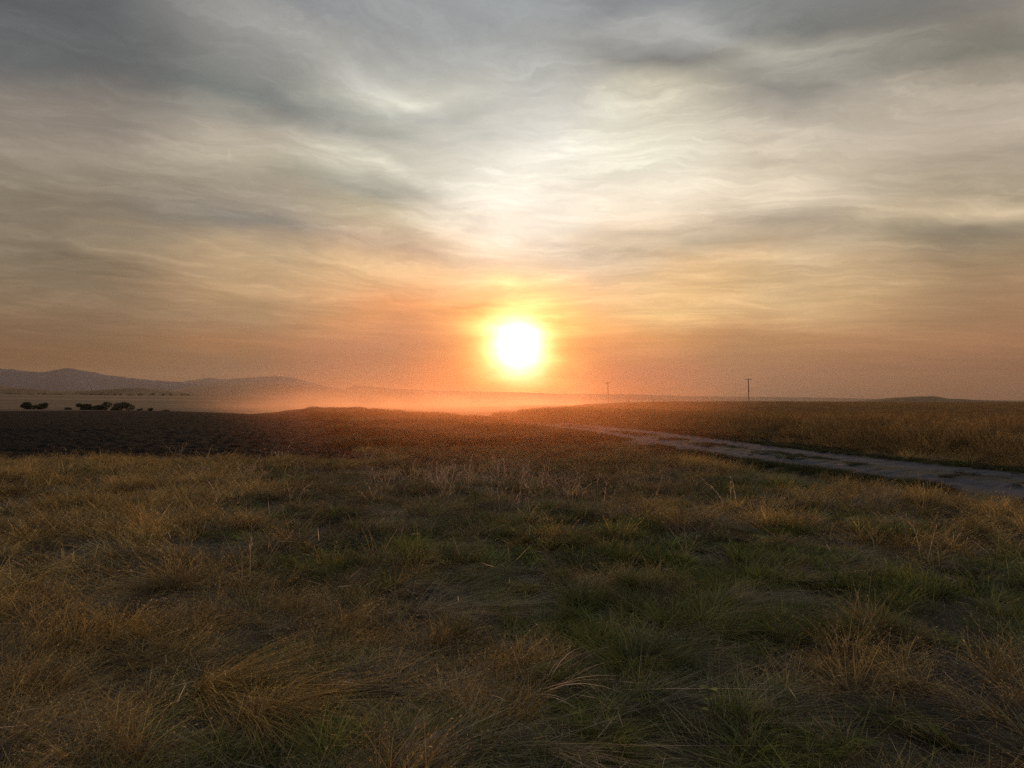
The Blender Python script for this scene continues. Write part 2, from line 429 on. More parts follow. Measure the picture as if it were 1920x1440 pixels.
def scatter(name, kind, x, y, sc, rz, tx=None, ty=None, label=None, cat='grass', lift=-.01, zfun=None):
    c, k = SRC[kind]
    n = len(x)
    z = (ground_h(x, y) if zfun is None else zfun(x, y)) + lift
    me = bpy.data.meshes.new(name); me.vertices.add(n)
    me.vertices.foreach_set('co', np.stack([x, y, z], -1).astype(np.float32).ravel())
    rot = np.stack([np.zeros(n) if tx is None else tx, np.zeros(n) if ty is None else ty, rz], -1).astype(np.float32)
    a = me.attributes.new('rot', 'FLOAT_VECTOR', 'POINT'); a.data.foreach_set('vector', rot.ravel())
    sc = np.asarray(sc, np.float32)
    if sc.ndim == 1: sc = np.stack([sc, sc, sc], -1)
    a = me.attributes.new('scl', 'FLOAT_VECTOR', 'POINT'); a.data.foreach_set('vector', sc.astype(np.float32).ravel())
    a = me.attributes.new('idx', 'INT', 'POINT'); a.data.foreach_set('value', rng.integers(0, k, n).astype(np.int32))
    o = bpy.data.objects.new(name, me); COL.objects.link(o)
    g = bpy.data.node_groups.new(name + '_scatter', 'GeometryNodeTree')
    g.interface.new_socket('Geometry', in_out='INPUT', socket_type='NodeSocketGeometry')
    g.interface.new_socket('Geometry', in_out='OUTPUT', socket_type='NodeSocketGeometry')
    N = g.nodes; L = g.links
    gi = N.new('NodeGroupInput'); go = N.new('NodeGroupOutput')
    ci = N.new('GeometryNodeCollectionInfo'); ci.inputs[0].default_value = c; ci.inputs[1].default_value = True; ci.inputs[2].default_value = True
    ip = N.new('GeometryNodeInstanceOnPoints'); ip.inputs['Pick Instance'].default_value = True
    def at(nm, ty_):
        q = N.new('GeometryNodeInputNamedAttribute'); q.data_type = ty_; q.inputs[0].default_value = nm
        return [s for s in q.outputs if s.enabled][0]
    L.new(gi.outputs[0], ip.inputs['Points']); L.new(ci.outputs[0], ip.inputs['Instance'])
    L.new(at('idx', 'INT'), ip.inputs['Instance Index'])
    e = N.new('FunctionNodeEulerToRotation'); L.new(at('rot', 'FLOAT_VECTOR'), e.inputs[0]); L.new(e.outputs[0], ip.inputs['Rotation'])
    L.new(at('scl', 'FLOAT_VECTOR'), ip.inputs['Scale'])
    L.new(ip.outputs[0], go.inputs[0])
    md = o.modifiers.new('scatter', 'NODES'); md.node_group = g
    tag(o, label, cat, None, 'stuff'); return o

def polar_pts(dens, d0, d1, a0=-50, a1=50, power=0.0):
    """random points in a wedge; density dens per m2 at d0, falling as (d0/d)^power"""
    A = rad(a1 - a0)
    if power == 2: tot = dens * d0 ** 2 * A * math.log(d1 / d0)
    else: tot = dens * d0 ** power * A * (d1 ** (2 - power) - d0 ** (2 - power)) / (2 - power)
    n = int(tot); u = rng.uniform(0, 1, n)
    if power == 2: d = d0 * (d1 / d0) ** u
    else: e = 2 - power; d = (d0 ** e + u * (d1 ** e - d0 ** e)) ** (1 / e)
    a = np.radians(rng.uniform(a0, a1, n))
    return d * np.sin(a), d * np.cos(a), d
def not_road(x, y, m=0.1):
    s = np.abs(road_s(x, y)); return s > ROAD_HW + m
def photo_px(x, y, z=0.0):
    yy = np.maximum(y, .3)
    return CX + FPX * x / yy, HORY + FPX * (EYE - z) / yy
# patch fields (metres on the ground)
def lush_f(x, y): return .5 * fbm(x * .55 + 3, y * .55, 61, 3) + .5 * fbm(x * 1.7 + 3, y * 1.7, 69, 3)
def gold_f(x, y):
    g = .5 * fbm(x * .42, y * .42 + 7, 62, 4) + .5 * fbm(x * 1.5, y * 1.5 + 7, 65, 4)
    # the left and the verge carry more dry grass, the middle is greener
    px_ = CX + FPX * x / np.maximum(y, 1)
    g = g + .10 * sstep(.35, .65, fbm(x * .9 + 30, y * .9, 77, 2)) * sstep(6, 4.5, y) + .12 * sstep(650, 250, px_) * sstep(4.2, 5.5, y) + .02 * sstep(6.5, 12, y) + .11 * sstep(560, 300, px_) * sstep(4.4, 5.2, y) * sstep(12, 9, y) + .10 * sstep(1450, 1650, px_) * sstep(7.5, 9.5, y) - .13 * sstep(430, 620, px_) * sstep(1350, 1100, px_) * sstep(8.5, 11, y) - .07 * sstep(900, 1150, px_) * sstep(9, 7, y) - .02
    return g
def flow(x, y):
    return (fbm(x * .25, y * .25, 63, 2) - .5) * 3.2 - .35
def hgt(x, y): return .35 + .95 * sstep(.35, .72, fbm(x * 1.7, y * 1.5, 64, 3))

# short mixed turf near
X, Y, D = polar_pts(95, 1.2, 26, power=.35)
ok = not_road(X, Y, .2) & (field_mask(X, Y) < .25); X, Y, D = X[ok], Y[ok], D[ok]
G = gold_f(X, Y) + rng.normal(0, .045, len(X)); Lf = lush_f(X, Y) + rng.normal(0, .03, len(X))
u = rng.uniform(0, 1, len(X)); H = hgt(X, Y) * rng.uniform(.75, 1.25, len(X))
wide = 1 + .35 * sstep(8, 26, D)
isg = (G > .545); isb = ~isg & (G > .46); isgr = ~isg & ~isb
pxx = CX + FPX * X / np.maximum(Y, 1); swap = isgr & (D > 8) & (rng.uniform(0, 1, len(X)) < .8 * sstep(400, 600, pxx) * sstep(1450, 1200, pxx) * sstep(8, 10.5, D))
isb = isb | swap; isgr = isgr & ~swap
def put(name, kind, m, scale, label, extra_bias=0.0, tilt=.12):
    n = int(m.sum()); w = wide[m]
    sc = np.stack([scale[m] * w, scale[m] * w, scale[m] * H[m]], -1)
    f = flow(X[m], Y[m]) + rng.normal(0, .5, n)
    return scatter(name, kind, X[m], Y[m], sc, f, rng.normal(0, tilt, n), rng.normal(.05, tilt, n), label)
one = np.ones(len(X))
hole = fbm(X * 2.6 + 5, Y * 2.6, 70, 2) > .33 + .5 * rng.uniform(0, 1, len(X)) ** 6
nearm = D < 7.5
for sfx, mk, kx in (('', nearm, ''), ('_beyond', ~nearm, '_mid')):
    w_ = 'near' if kx == '' else 'farther'
    mk = mk & hole
    put('golden_grass' + sfx, 'gold' + kx, isg & mk, one * 1.0, 'golden dry fine grass of the %s meadow, thickest on the left' % w_, tilt=.25)
    put('brown_grass' + sfx, 'brown' + kx, isb & mk, one * .95, 'short tan brown dying grass between the patches of the %s meadow' % w_, tilt=.25)
    put('green_grass' + sfx, 'green' + kx, isgr & mk, one * 1.0, 'short dark green grass in patches of the %s meadow' % w_, tilt=.25)
m = (Lf > .53) & (u < .45) & ~isg & (D < 12)
put('lush_grass', 'lush', m, one * .8, 'taller arching green grass tufts in the foreground meadow')
# straw lying flat
mm = fbm(X * 1.1 + 11, Y * 1.1, 66, 3) + .12 * sstep(7, 3.5, D) * sstep(1.5, -.5, np.abs(X + 1.2) - 1.0)
m = (mm > .56) & (u < .55) & (D < 18)
put('matted_straw', 'mat', m, one * .85, 'pale straw lying flat and combed over in the foreground', tilt=.1)
m = (u > .66)
put('thatch', 'thatch', m, one * .9, 'dead grey thatch at the foot of the grass')
# further verge between the field and the road, up to the brow
X, Y, D = polar_pts(26, 25, 125, -26, 50, power=1.1)
rs_ = road_s(X, Y); ok = (((np.abs(rs_) > ROAD_HW + .1) & (rs_ < 0)) | ((Y > 53) & (rng.uniform(0, 1, len(X)) < sstep(52, 68, Y)) & (rs_ < 4))) & (field_mask(X, Y) < .3); X, Y, D = X[ok], Y[ok], D[ok]
wide = 1 + sstep(25, 100, D) * 1.2; H = (hgt(X * .6, Y * .6)) * rng.uniform(.7, 1.3, len(X)) * (1.15 + .3 * sstep(40, 100, D)) / 1.0
one = np.ones(len(X)); gf = fbm(X * .2, Y * .2, 68, 3) + rng.normal(0, .05, len(X))
put('brow_grass', 'brown_mid', gf > .52, one * 1.15, 'brown grass on the low rise between ploughed field and road')
put('brow_green_grass', 'dark', gf <= .52, one * 1.2, 'dark green grass on the low rise between ploughed field and road')
# ditch weeds on the near side of the road
n = 11000; k = rng.integers(0, len(RCf) - 1, n); o_ = -ROAD_HW - np.abs(rng.normal(.0, .7, n)) + .45
X = RCf[k, 0] + nx[k] * o_ + rng.normal(0, .15, n); Y = RCf[k, 1] + ny[k] * o_ + rng.normal(0, .3, n)
ok = (Y > 4) & (fbm(X * .8, Y * .8, 90, 2) > .40); X, Y = X[ok], Y[ok]
scatter('ditch_weeds', 'dark', X, Y, np.stack([np.ones(len(X)) * .8] * 2 + [rng.uniform(.4, 1.3, len(X))], -1), rng.uniform(0, 6.28, len(X)),
        label='low dark green weeds along the near edge of the gravel road', cat='weeds')
# centre strip and far edge of the road
n = 5200; k = rng.integers(0, len(RCf) - 1, n); far_e = rng.uniform(0, 1, n) > .5
o_ = np.where(far_e, ROAD_HW + rng.normal(.25, .35, n), rng.normal(0, .28, n))
X = RCf[k, 0] + nx[k] * o_; Y = RCf[k, 1] + ny[k] * o_
ok = (Y > 4) & ((fbm(X * .7, Y * .7, 91, 2) > .47) | far_e); X, Y = X[ok], Y[ok]; o_ = o_[ok]
scatter('road_centre_grass', 'dark', X, Y, np.stack([np.full(len(X), .5)] * 2 + [rng.uniform(.2, .55, len(X))], -1), rng.uniform(0, 6.28, len(X)),
        label='sparse low grass growing down the middle of the gravel road', lift=.0, zfun=lambda a, b: base_h(a, b) + .0)
# tall grass strip beyond the road
n = 9500; k = rng.integers(0, len(RCf) - 1, n); o_ = ROAD_HW + 1.1 + rng.uniform(0, 1, n) ** 1.2 * 15
X = RCf[k, 0] + nx[k] * o_ + rng.normal(0, .4, n); Y = RCf[k, 1] + ny[k] * o_ + rng.normal(0, .8, n)
ok = (Y > 3) & (X > -2) & (fbm(X * .5, Y * .5, 92, 3) > .36); X, Y, o_ = X[ok], Y[ok], o_[ok]
hh = (.55 + .80 * fbm(X * .45, Y * .45, 93, 3)) * sstep(.6, 3.2, o_ - ROAD_HW) * rng.uniform(.75, 1.2, len(X)) + .12
scatter('tall_grass', 'tall', X, Y, np.stack([np.full(len(X), 1.0)] * 2 + [hh], -1), rng.normal(-.3, .6, len(X)),
        rng.normal(0, .05, len(X)), rng.normal(.04, .05, len(X)), 'tall dry grass strip standing along the far side of the gravel road')
# stubble of the right hand field
X, Y, D = polar_pts(5.5, 28, 330, -4, 52, power=1.25)
s_ = np.where(D < 110, road_s(X, Y), 20); ok = (s_ > ROAD_HW + 10) & (X > 2); X, Y, D = X[ok], Y[ok], D[ok]
sc = .9 + sstep(40, 300, D) * 2.2
scatter('field_grass', 'field', X, Y, np.stack([sc, sc, (.7 + .35 * sstep(40, 300, D)) * rng.uniform(.7, 1.2, len(X))], -1), rng.uniform(0, 6.28, len(X)),
        label='golden brown dry grass covering the wide field on the right')
# pale seed stalks in the middle distance
X, Y = [], []
for (px, py, n, sp) in [(820, 915, 13, .7), (860, 920, 16, .8), (910, 922, 15, 1.0), (960, 925, 15, 1.1), (1010, 930, 13, 1.1), (1055, 925, 7, .7), (560, 905, 8, 1.2), (700, 905, 10, 1.6), (1100, 935, 6, 1.0),
                        (530, 870, 10, 1.2), (640, 960, 6, 2.0), (1600, 1010, 4, 1.6)]:
    d = EYE * FPX / (py - HORY); X += list(px_x(px, d) + rng.normal(0, sp, n)); Y += list(d + rng.normal(0, sp * 1.2, n))
X, Y = np.array(X), np.array(Y)
scatter('seed_stalks', 'stalk', X, Y, rng.uniform(.7, 1.15, len(X)), rng.uniform(0, 6.28, len(X)), rng.normal(0, .15, len(X)), rng.normal(0, .15, len(X)),
        'pale pinkish dry seed stalks standing above the grass in the middle of the meadow')
# tufts standing up against the ploughed field
n = 420; X = rng.uniform(-24, -3.0, n); Y = 19.9 + rng.normal(0, .5, n) - (fbm(X * .35, X * 0 + 20 * .35, 41, 3) - .5) * 2.0
cl = fbm(X * .8, Y * .3, 95, 2)
scatter('field_edge_grass', 'gold', X, Y, np.stack([np.full(n, 1.5)] * 2 + [.6 + .95 * sstep(.4, .75, cl)], -1), rng.normal(0, .8, n),
        label='fluffy dry grass tufts along the edge of the ploughed field')
# loose straw on the ploughed soil and in the turf
X, Y, D = polar_pts(2.2, 21, 110, -50, -10, power=1.2)
ok = field_mask(X, Y) > .6; X, Y = X[ok], Y[ok]
scatter('straw_bits', 'bits', X, Y, rng.uniform(.5, 1.2, len(X)), rng.uniform(0, 6.28, len(X)), label='scattered pale straw pieces lying on the dark ploughed soil', cat='straw', lift=.03)
X, Y, D = polar_pts(16, 1.8, 22, power=.8)
scatter('pale_blades', 'bits', X, Y, rng.uniform(.4, 1.3, len(X)), rng.uniform(0, 6.28, len(X)), rng.normal(0, .5, len(X)), rng.normal(0, .5, len(X)),
        label='single bleached grass blades caught in the green turf', cat='straw', lift=.07)

# ------------------------------------------------------------------ individual tussocks in the foreground
def tussock(px, py, items, material, label, rz=0., sc=1.0, group=None, name='grass_tussock', cat='tussock'):
    d = EYE * FPX / (py - HORY); x, y = px_x(px, d), d
    v, f, tt, rn = items
    o = mesh_obj(name, v * sc, f, material, attrs={'tt': tt, 'rn': rn})
    o.location = (x, y, gz(x, y) - .02); o.rotation_euler = (0, 0, rz)
    tag(o, label, cat, group); return o
def big(seed, n=420, R=.16, L0=.16, L1=.36, lean=.5, curl=.7, droop=.55, w=.005, segs=5, bias=0, hd=None): return tuft(n, R, L0, L1, lean, curl, droop, w, segs, seed, bias, hd)
TG = 'large grass tussocks in the foreground'
tussock(1095, 1130, big(1, R=.14, L1=.30), M_GREEN, 'dark green grass tussock right of centre, above the flattened straw', .4, .95, TG)
tussock(1190, 1255, big(2, R=.20), M_GREEN, 'broad green grass tussock behind the crossed pale straws', .1, 1.0, TG)
tussock(1345, 1185, big(3, R=.18), M_GREEN, 'upright green grass tussock on the right of the foreground', .9, 1.0, TG)
tussock(700, 1300, big(4, n=170, R=.05, L0=.14, L1=.26, lean=.9, curl=.5, droop=.8, w=.0045), M_STRAW, 'spiky pale grey dead tussock with blades fanning out, left of centre', 0., 1.0, TG)
tussock(1240, 1030, big(5, n=300, R=.16, L1=.28), M_DARK, 'low dark green tussock on the far side of the meadow', .2, 1.0, TG)
tussock(498, 905, big(6, n=300, R=.22, L1=.34), M_DARK, 'small round dark green tussock near the ploughed field', .2, 1.0, TG)
tussock(400, 1285, big(7, n=520, R=.13, L0=.3, L1=.62, lean=.85, curl=.35, droop=.45, w=.0030, bias=1.6, hd=(5, .012, .0012, .45, .6)), M_GOLD,
        'golden tussock combed over to the right in the lower left', -.45, 1.0, TG)
tussock(490, 1335, big(8, n=420, R=.12, L0=.25, L1=.5, lean=.85, curl=.35, droop=.45, w=.0030, bias=1.6, hd=(5, .012, .0012, .45, .6)), M_GOLD,
        'smaller golden tussock bent to the right beside the grey fanned one', -.5, 1.0, TG)
tussock(930, 1345, big(9, n=480, R=.20, L0=.14, L1=.27, lean=.35, curl=.3, droop=.3, w=.0026, hd=(4, .014, .0016, .4, .9)), M_GOLD,
        'short bushy golden tussock at the bottom centre', 0., 1.0, TG)
tussock(610, 1225, big(10, n=520, R=.24, L0=.14, L1=.27, lean=.35, curl=.3, droop=.3, w=.0026, hd=(4, .014, .0016, .4, .9)), M_GOLD,
        'wide low golden tussock in front of the greener turf left of centre', 0., 1.0, TG)
# crossed pale straws
tussock(1010, 1300, big(11, n=26, R=.10, L0=.25, L1=.50, lean=1.3, curl=.2, droop=.75, w=.005, bias=1.0), M_STALK,
        'loose bundle of long pale straws crossing over the green grass', .35, 1.0, None, 'straw_bundle', 'straw')
# small broad-leaved weed
def leafy(px, py, label):
    d = EYE * FPX / (py - HORY); x, y = px_x(px, d), d
    root = empty('broadleaf_weed', (x, y, gz(x, y))); tag(root, label, 'weed')
    m_leaf = grass_mat('weed_leaf', (.12, .13, .03), (.22, .22, .05), (.28, .25, .06), (.25, .18, .05))
    m_stem = grass_mat('weed_stem', (.2, .12, .06), (.3, .2, .1), (.35, .25, .12), (.3, .2, .1))
    v, f = tube([(0, 0, -.02), (.01, 0, .07), (-.01, .01, .15), (-.03, .01, .23)], [.004, .0035, .003, .002], 6)
    mesh_obj('stem', v, f, m_stem, root, True, {'tt': np.full(len(v), .5), 'rn': np.full(len(v), .3)})
    for k, (h, a, l) in enumerate([(.10, .4, .035), (.13, 3.0, .04), (.17, 1.6, .045), (.2, 4.4, .05), (.22, .2, .055), (.23, 2.6, .06), (.235, 5.2, .05)]):
        w = l * .42; s = np.linspace(0, 1, 6); vv = []
        for q in s:
            ww = w * math.sin(math.pi * min(q * .92 + .06, 1)) ; zz = h + l * (.55 * q - .5 * q * q)
            for j in (-1, 0, 1): vv.append((math.cos(a) * l * q - math.sin(a) * ww * j - .02, math.sin(a) * l * q + math.cos(a) * ww * j, zz + (.004 if j else 0)))
        mesh_obj('leaf', vv, grid_faces(6, 3), m_leaf, root, True, {'tt': np.repeat(s, 3), 'rn': np.full(18, .2 * (k % 4))})
    return root
def tube(pts, rr, k=8, cap=True):
    pts = np.array(pts, float); n = len(pts); v = []
    for i in range(n):
        t_ = pts[min(i + 1, n - 1)] - pts[max(i - 1, 0)]; t_ /= np.linalg.norm(t_)
        a = np.cross(t_, (0, 0, 1) if abs(t_[2]) < .9 else (1, 0, 0)); a /= np.linalg.norm(a); b = np.cross(t_, a)
        for j in range(k):
            q = 2 * math.pi * j / k; v.append(pts[i] + rr[i] * (math.cos(q) * a + math.sin(q) * b))
    f = []
    for i in range(n - 1):
        for j in range(k): f.append((i * k + j, i * k + (j + 1) % k, (i + 1) * k + (j + 1) % k, (i + 1) * k + j))
    if cap:
        for i in (0, n - 1):
            v.append(pts[i]); c = len(v) - 1
            for j in range(k): f.append((c, i * k + j, i * k + (j + 1) % k, c))
    f = [q if q[0] != q[3] else (q[0], q[1], q[2], q[2]) for q in f]
    return np.array(v), np.array(f)
def tube_mesh(name, segs, material, parent=None, k=8):
    import bmesh
    bm = bmesh.new()
    for pts, rr in segs:
        v, f = tube(pts, rr, k)
        bv = [bm.verts.new(p) for p in v]
        for q in f:
            q = list(dict.fromkeys(int(i) for i in q))
            try: bm.faces.new([bv[i] for i in q])
            except ValueError: pass
    me = bpy.data.meshes.new(name); bm.to_mesh(me); bm.free(); me.materials.append(material)
    for p in me.polygons: p.use_smooth = True
    o = bpy.data.objects.new(name, me); COL.objects.link(o)
    if parent: o.parent = parent
    return o
leafy(1335, 1375, 'small yellow green broad leaved weed on a reddish stem, right of centre')

# ------------------------------------------------------------------ bushes
def leaf_cloud(n, rx, ry, rz, cz, size, r, lobes=7):
    cs = np.stack([r.normal(0, rx * .45, lobes), r.normal(0, ry * .45, lobes), cz + r.uniform(-.75, .42, lobes) * rz], -1)
    rs = r.uniform(.35, .62, lobes) * min(rx, rz)
    k = r.integers(0, lobes, n)
    d = r.normal(0, 1, (n, 3)); d /= np.linalg.norm(d, axis=1)[:, None]
    P = cs[k] + d * (rs[k] * r.uniform(.35, 1.12, n) ** .6)[:, None] * np.array([rx / min(rx, rz), 1, 1])
    P[:, 2] = np.maximum(P[:, 2], size * .3 + r.uniform(0, .1, n))
    a = r.normal(0, 1, (n, 3)); a /= np.linalg.norm(a, axis=1)[:, None]
    b = np.cross(a, r.normal(0, 1, (n, 3))); b /= np.linalg.norm(b, axis=1)[:, None]
    s = size * r.uniform(.5, 1.3, n)[:, None]
    v = np.stack([P - a * s, P + b * s * .45, P + a * s, P - b * s * .45], 1).reshape(-1, 3)
    return v, np.arange(len(v)).reshape(-1, 4), np.full(len(v), .6), np.repeat(r.uniform(0, 1, n), 4)
M_BUSH = grass_mat('bush_leaf', (.02, .025, .01), (.04, .045, .018), (.05, .055, .02), (.06, .05, .025), .2)
m_bark, t = mat('bark'); principled(t, t.ramp(t.noise(t.new('ShaderNodeTexCoord').outputs['Object'], 12, 4), [(.3, (.05, .035, .025)), (.7, (.12, .09, .065))]), .9)
def bush(px, d, w, h, label, group, seed, name='shrub', cat='shrub', n=2600, z=None, leaf=None):
    """w,h in photo pixels"""
    r = np.random.default_rng(seed)
    W, Hh = w / FPX * d, h / FPX * d; x = px_x(px, d)
    root = empty(name, (x, d, gz(x, d) - .05)); tag(root, label, cat, group)
    stems = []
    for k in range(5):
        a = r.uniform(0, 6.28); e = np.array([math.cos(a) * W * .3, math.sin(a) * W * .25, Hh * r.uniform(.6, .85)])
        stems.append(([(0, 0, -.1), e * .35 + np.array([0, 0, .1 * Hh]), e], [Hh * .035, Hh * .025, Hh * .008]))
    tube_mesh('branches', stems, m_bark, root, 5)
    v, f, tt, rn = leaf_cloud(n, W * .5, W * .45, Hh * .5, Hh * .42, leaf or Hh * .075, r)
    mesh_obj('foliage', v, f, M_BUSH, root, False, {'tt': tt, 'rn': rn})
    return root
BG = 'dark bushes at the far edge of the ploughed field'
for i, (px, w, h, lb) in enumerate([
    (52, 25, 17, 'leftmost rounded dark bush at the far edge of the ploughed field'),
    (79, 24, 16, 'rounded dark bush just right of the leftmost one'),
    (126, 15, 6, 'tiny low bush alone between the two pairs of bushes'),
    (164, 30, 18, 'broad dark bush, left half of the touching pair'),
    (186, 26, 15, 'lower bush, right half of the touching pair'),
    (226, 36, 20, 'largest rounded dark bush, right of the touching pair'),
    (262, 12, 7, 'small low bush beside the largest rounded one'),
    (284, 14, 9, 'small bush at the left edge of the drifting dust'),
    (305, 14, 6, 'lowest bush fading into the drifting dust')]):
    bush(px, 157 + (i % 3) * 3, w, h, lb, BG, 500 + i)
VG = 'small trees in a row along the valley'
row = [(15, 20, 7), (38, 20, 5), (58, 14, 5), (73, 7, 5), (84, 11, 6), (97, 12, 5), (112, 15, 5), (158, 14, 5), (172, 15, 5), (187, 16, 6), (200, 12, 5),
       (214, 8, 5), (227, 7, 5), (243, 12, 4), (264, 11, 6), (287, 10, 6), (306, 8, 5), (320, 6, 5), (341, 10, 5), (352, 7, 4)]
nth = ['first', 'second', 'third', 'fourth', 'fifth', 'sixth', 'seventh', 'eighth', 'ninth', 'tenth', 'eleventh', 'twelfth', 'thirteenth', 'fourteenth',
       'fifteenth', 'sixteenth', 'seventeenth', 'eighteenth', 'nineteenth', 'twentieth']
for i, (px, w, h) in enumerate(row):
    bush(px, 1150 + (i % 4) * 12, w, h, 'distant dark tree below the left hill, %s from the left in the valley row' % nth[i], VG, 540 + i, 'valley_tree', 'tree', 420, leaf=.55)
WG = 'weeds on the brow of the rise'
for i, (px, d, w, h, lb) in enumerate([
    (600, 110, 26, 9, 'dark low bush at the left end of the rise beside the dust'),
    (578, 108, 12, 6, 'small weed clump left of the low bush on the rise'),
    (688, 96, 12, 7, 'small weed clump on the rise below the small mesa'),
    (745, 90, 6, 9, 'thin upright weed on the rise left of the sun'),
    (900, 68, 8, 7, 'small weed on the rise under the left side of the sun'),
    (1042, 95, 14, 14, 'dark weed standing in the orange dust right of the sun'),
    (1178, 120, 20, 20, 'tall weed clump in the dust below the far utility pole'),
    (1135, 112, 8, 14, 'thin weed in the dust left of the tall weed clump')]):
    bush(px, d, w, h, lb, WG, 600 + i, 'weed_clump', 'weed', 260)
FG = 'low bushes at the far edge of the right field'
for i, (px, w, h, lb) in enumerate([(1187, 8, 3, 'left of the low dark bushes on the skyline between the poles'),
                                    (1197, 9, 3, 'middle one of the low dark bushes on the skyline between the poles'),
                                    (1225, 8, 4, 'right one of the low dark bushes on the skyline between the poles')]):
    bush(px, 262, w, h + 3, lb, FG, 640 + i, 'skyline_bush', 'shrub', 200)

# ------------------------------------------------------------------ utility poles
m_wood, t = mat('weathered_pole_wood')
o_ = t.new('ShaderNodeTexCoord').outputs['Object']
principled(t, t.ramp(t.noise(t.vm('MULTIPLY', o_, (8, 8, .6)), 1.0, 5), [(.3, (.035, .025, .018)), (.7, (.09, .065, .045))]), .9)
m_por, t = mat('porcelain'); principled(t, (.25, .22, .2, 1), .3, spec=.5)
m_steel, t = mat('galvanised_steel'); p_ = principled(t, (.3, .3, .3, 1), .5); p_.inputs['Metallic'].default_value = .8
def pole(px, d, top_py, rz, label):
    x = px_x(px, d); z0 = gz(x, d); Hh = px_z(top_py, d) - z0
    root = empty('utility_pole', (x, d, z0), rz); tag(root, label, 'pole', 'utility poles across the right field')
    root.rotation_euler = (rad(.6), rad(-.8), rz)
    tube_mesh('pole_shaft', [([(0, 0, -.6), (0, 0, Hh * .5), (.02, 0, Hh)], [.20, .175, .14])], m_wood, root, 12)
    tube_mesh('crossarm', [([(-1.35, .17, Hh - .42), (0, .17, Hh - .38), (1.35, .17, Hh - .34)], [.085, .09, .085])], m_wood, root, 4)
    for s in (-1, 1): tube_mesh('brace', [([(0, .17, Hh - 1.15), (s * .75, .17, Hh - .42)], [.022, .022])], m_steel, root, 5)
    for xx in (-1.2, -.55, 1.2):
        zz = Hh - .38 + xx * .03
        q = tube_mesh('insulator', [([(xx, .17, zz + .14), (xx, .17, zz + .19), (xx, .17, zz + .2), (xx, .17, zz + .27), (xx, .17, zz + .30)], [.05, .075, .05, .065, .02])], m_por, root, 8)
        tube_mesh('pin', [([(xx, .17, zz + .03), (xx, .17, zz + .16)], [.014, .014])], m_steel, q, 5)
    q = tube_mesh('pole_top_insulator', [([(.02, 0, Hh + .12), (.02, 0, Hh + .2), (.02, 0, Hh + .30)], [.05, .075, .02])], m_por, root, 8)
    tube_mesh('pin', [([(.02, 0, Hh - .05), (.02, 0, Hh + .15)], [.014, .014])], m_steel, q, 5)
    return root
pole(1404, 292, 709.5, rad(-38), 'nearer taller wooden utility pole with crossarm on the right skyline')
pole(1140.5, 350, 716.5, rad(-30), 'farther smaller utility pole with crossarm beside the sun glow')

# ------------------------------------------------------------------ haze and drifting dust
def box(name, x0, x1, y0, y1, z0, z1, material):
    v = [(x, y, z) for z in (z0, z1) for y in (y0, y1) for x in (x0, x1)]
    f = [(0, 2, 3, 1), (4, 5, 7, 6), (0, 1, 5, 4), (2, 6, 7, 3), (0, 4, 6, 2), (1, 3, 7, 5)]
    return mesh_obj(name, v, f, material)
m_haze, t = mat('haze_air')
pv = t.new('ShaderNodeVolumePrincipled')
pv.inputs['Color'].default_value = (.90, .80, .72, 1); pv.inputs['Density'].default_value = .00005
pv.inputs['Anisotropy'].default_value = .58
t.put(t.out.inputs['Volume'], pv.outputs[0])
hz = box('haze', -5600, 5600, -5600, 5600, -40, 205, m_haze)
tag(hz, 'thin warm evening haze over the whole plain', 'haze', kind='stuff')

m_dust, t = mat('dust_air')
geo = t.new('ShaderNodeNewGeometry').outputs['Position']
sx = t.new('ShaderNodeSeparateXYZ'); t.put(sx.inputs[0], geo)
px_, py_, pz_ = sx.outputs
n1 = t.noise(t.vm('MULTIPLY', geo, (1, .6, 2.0)), .035, 3, .6)
hgt_ = t.m('ADD', pz_, 3.0)
vert = t.m('EXPONENT', t.m('MULTIPLY', hgt_, t.m('DIVIDE', -1.0, t.m('ADD', 1.3, t.m('MULTIPLY', n1, 3.6)))))
# thickest over the valley left of the sun, thinner to the right
q = t.m('DIVIDE', px_, py_)
side = t.m('MULTIPLY', t.rng(q, -.47, -.16, 0.0, 1.0), t.rng(q, .20, .0, .06, 1.0))
ends = t.m('MULTIPLY', t.m('MULTIPLY', t.rng(py_, 50, 105), t.rng(py_, 520, 300)), t.rng(pz_, 14, 3))
den = t.m('MULTIPLY', t.m('MULTIPLY', t.m('MULTIPLY', vert, side), ends), t.rng(n1, .36, .66, .10, 1.8))
pv = t.new('ShaderNodeVolumePrincipled'); t.put(pv.inputs['Color'], t.mix(t.rng(py_, 70, 115), (.88, .38, .17, 1), (.80, .52, .38, 1)))
veil = t.m('MULTIPLY', t.m('MULTIPLY', t.rng(py_, 8, 26), t.rng(py_, 110, 70)), t.m('MULTIPLY', t.m('MULTIPLY', t.rng(q, -.42, -.1), t.rng(q, .36, .08)), t.rng(pz_, 5, .5)))  # thin red dust added close in, standing in for lens glare below the sun
t.put(pv.inputs['Density'], t.m('ADD', t.m('MULTIPLY', den, .014), t.m('MULTIPLY', veil, .0055))); pv.inputs['Anisotropy'].default_value = .72
t.put(t.out.inputs['Volume'], pv.outputs[0])
m_dust.cycles.volume_step_rate = 1.0
du = box('dust_cloud', -260, 110, 7, 540, -8, 14.5, m_dust)
tag(du, 'low orange cloud of dust drifting over the valley below the sun, with an added red glare veil nearer', 'dust', kind='stuff')

# ------------------------------------------------------------------ sun and sky
sd = bpy.data.lights.new('sun', 'SUN'); sd.energy = 1.5; sd.angle = rad(.5); sd.color = (1.0, .54, .27)
sun = bpy.data.objects.new('sun', sd); COL.objects.link(sun)
sun.rotation_euler = (rad(90 - SUN_EL), 0, rad(180 - SUN_AZ))

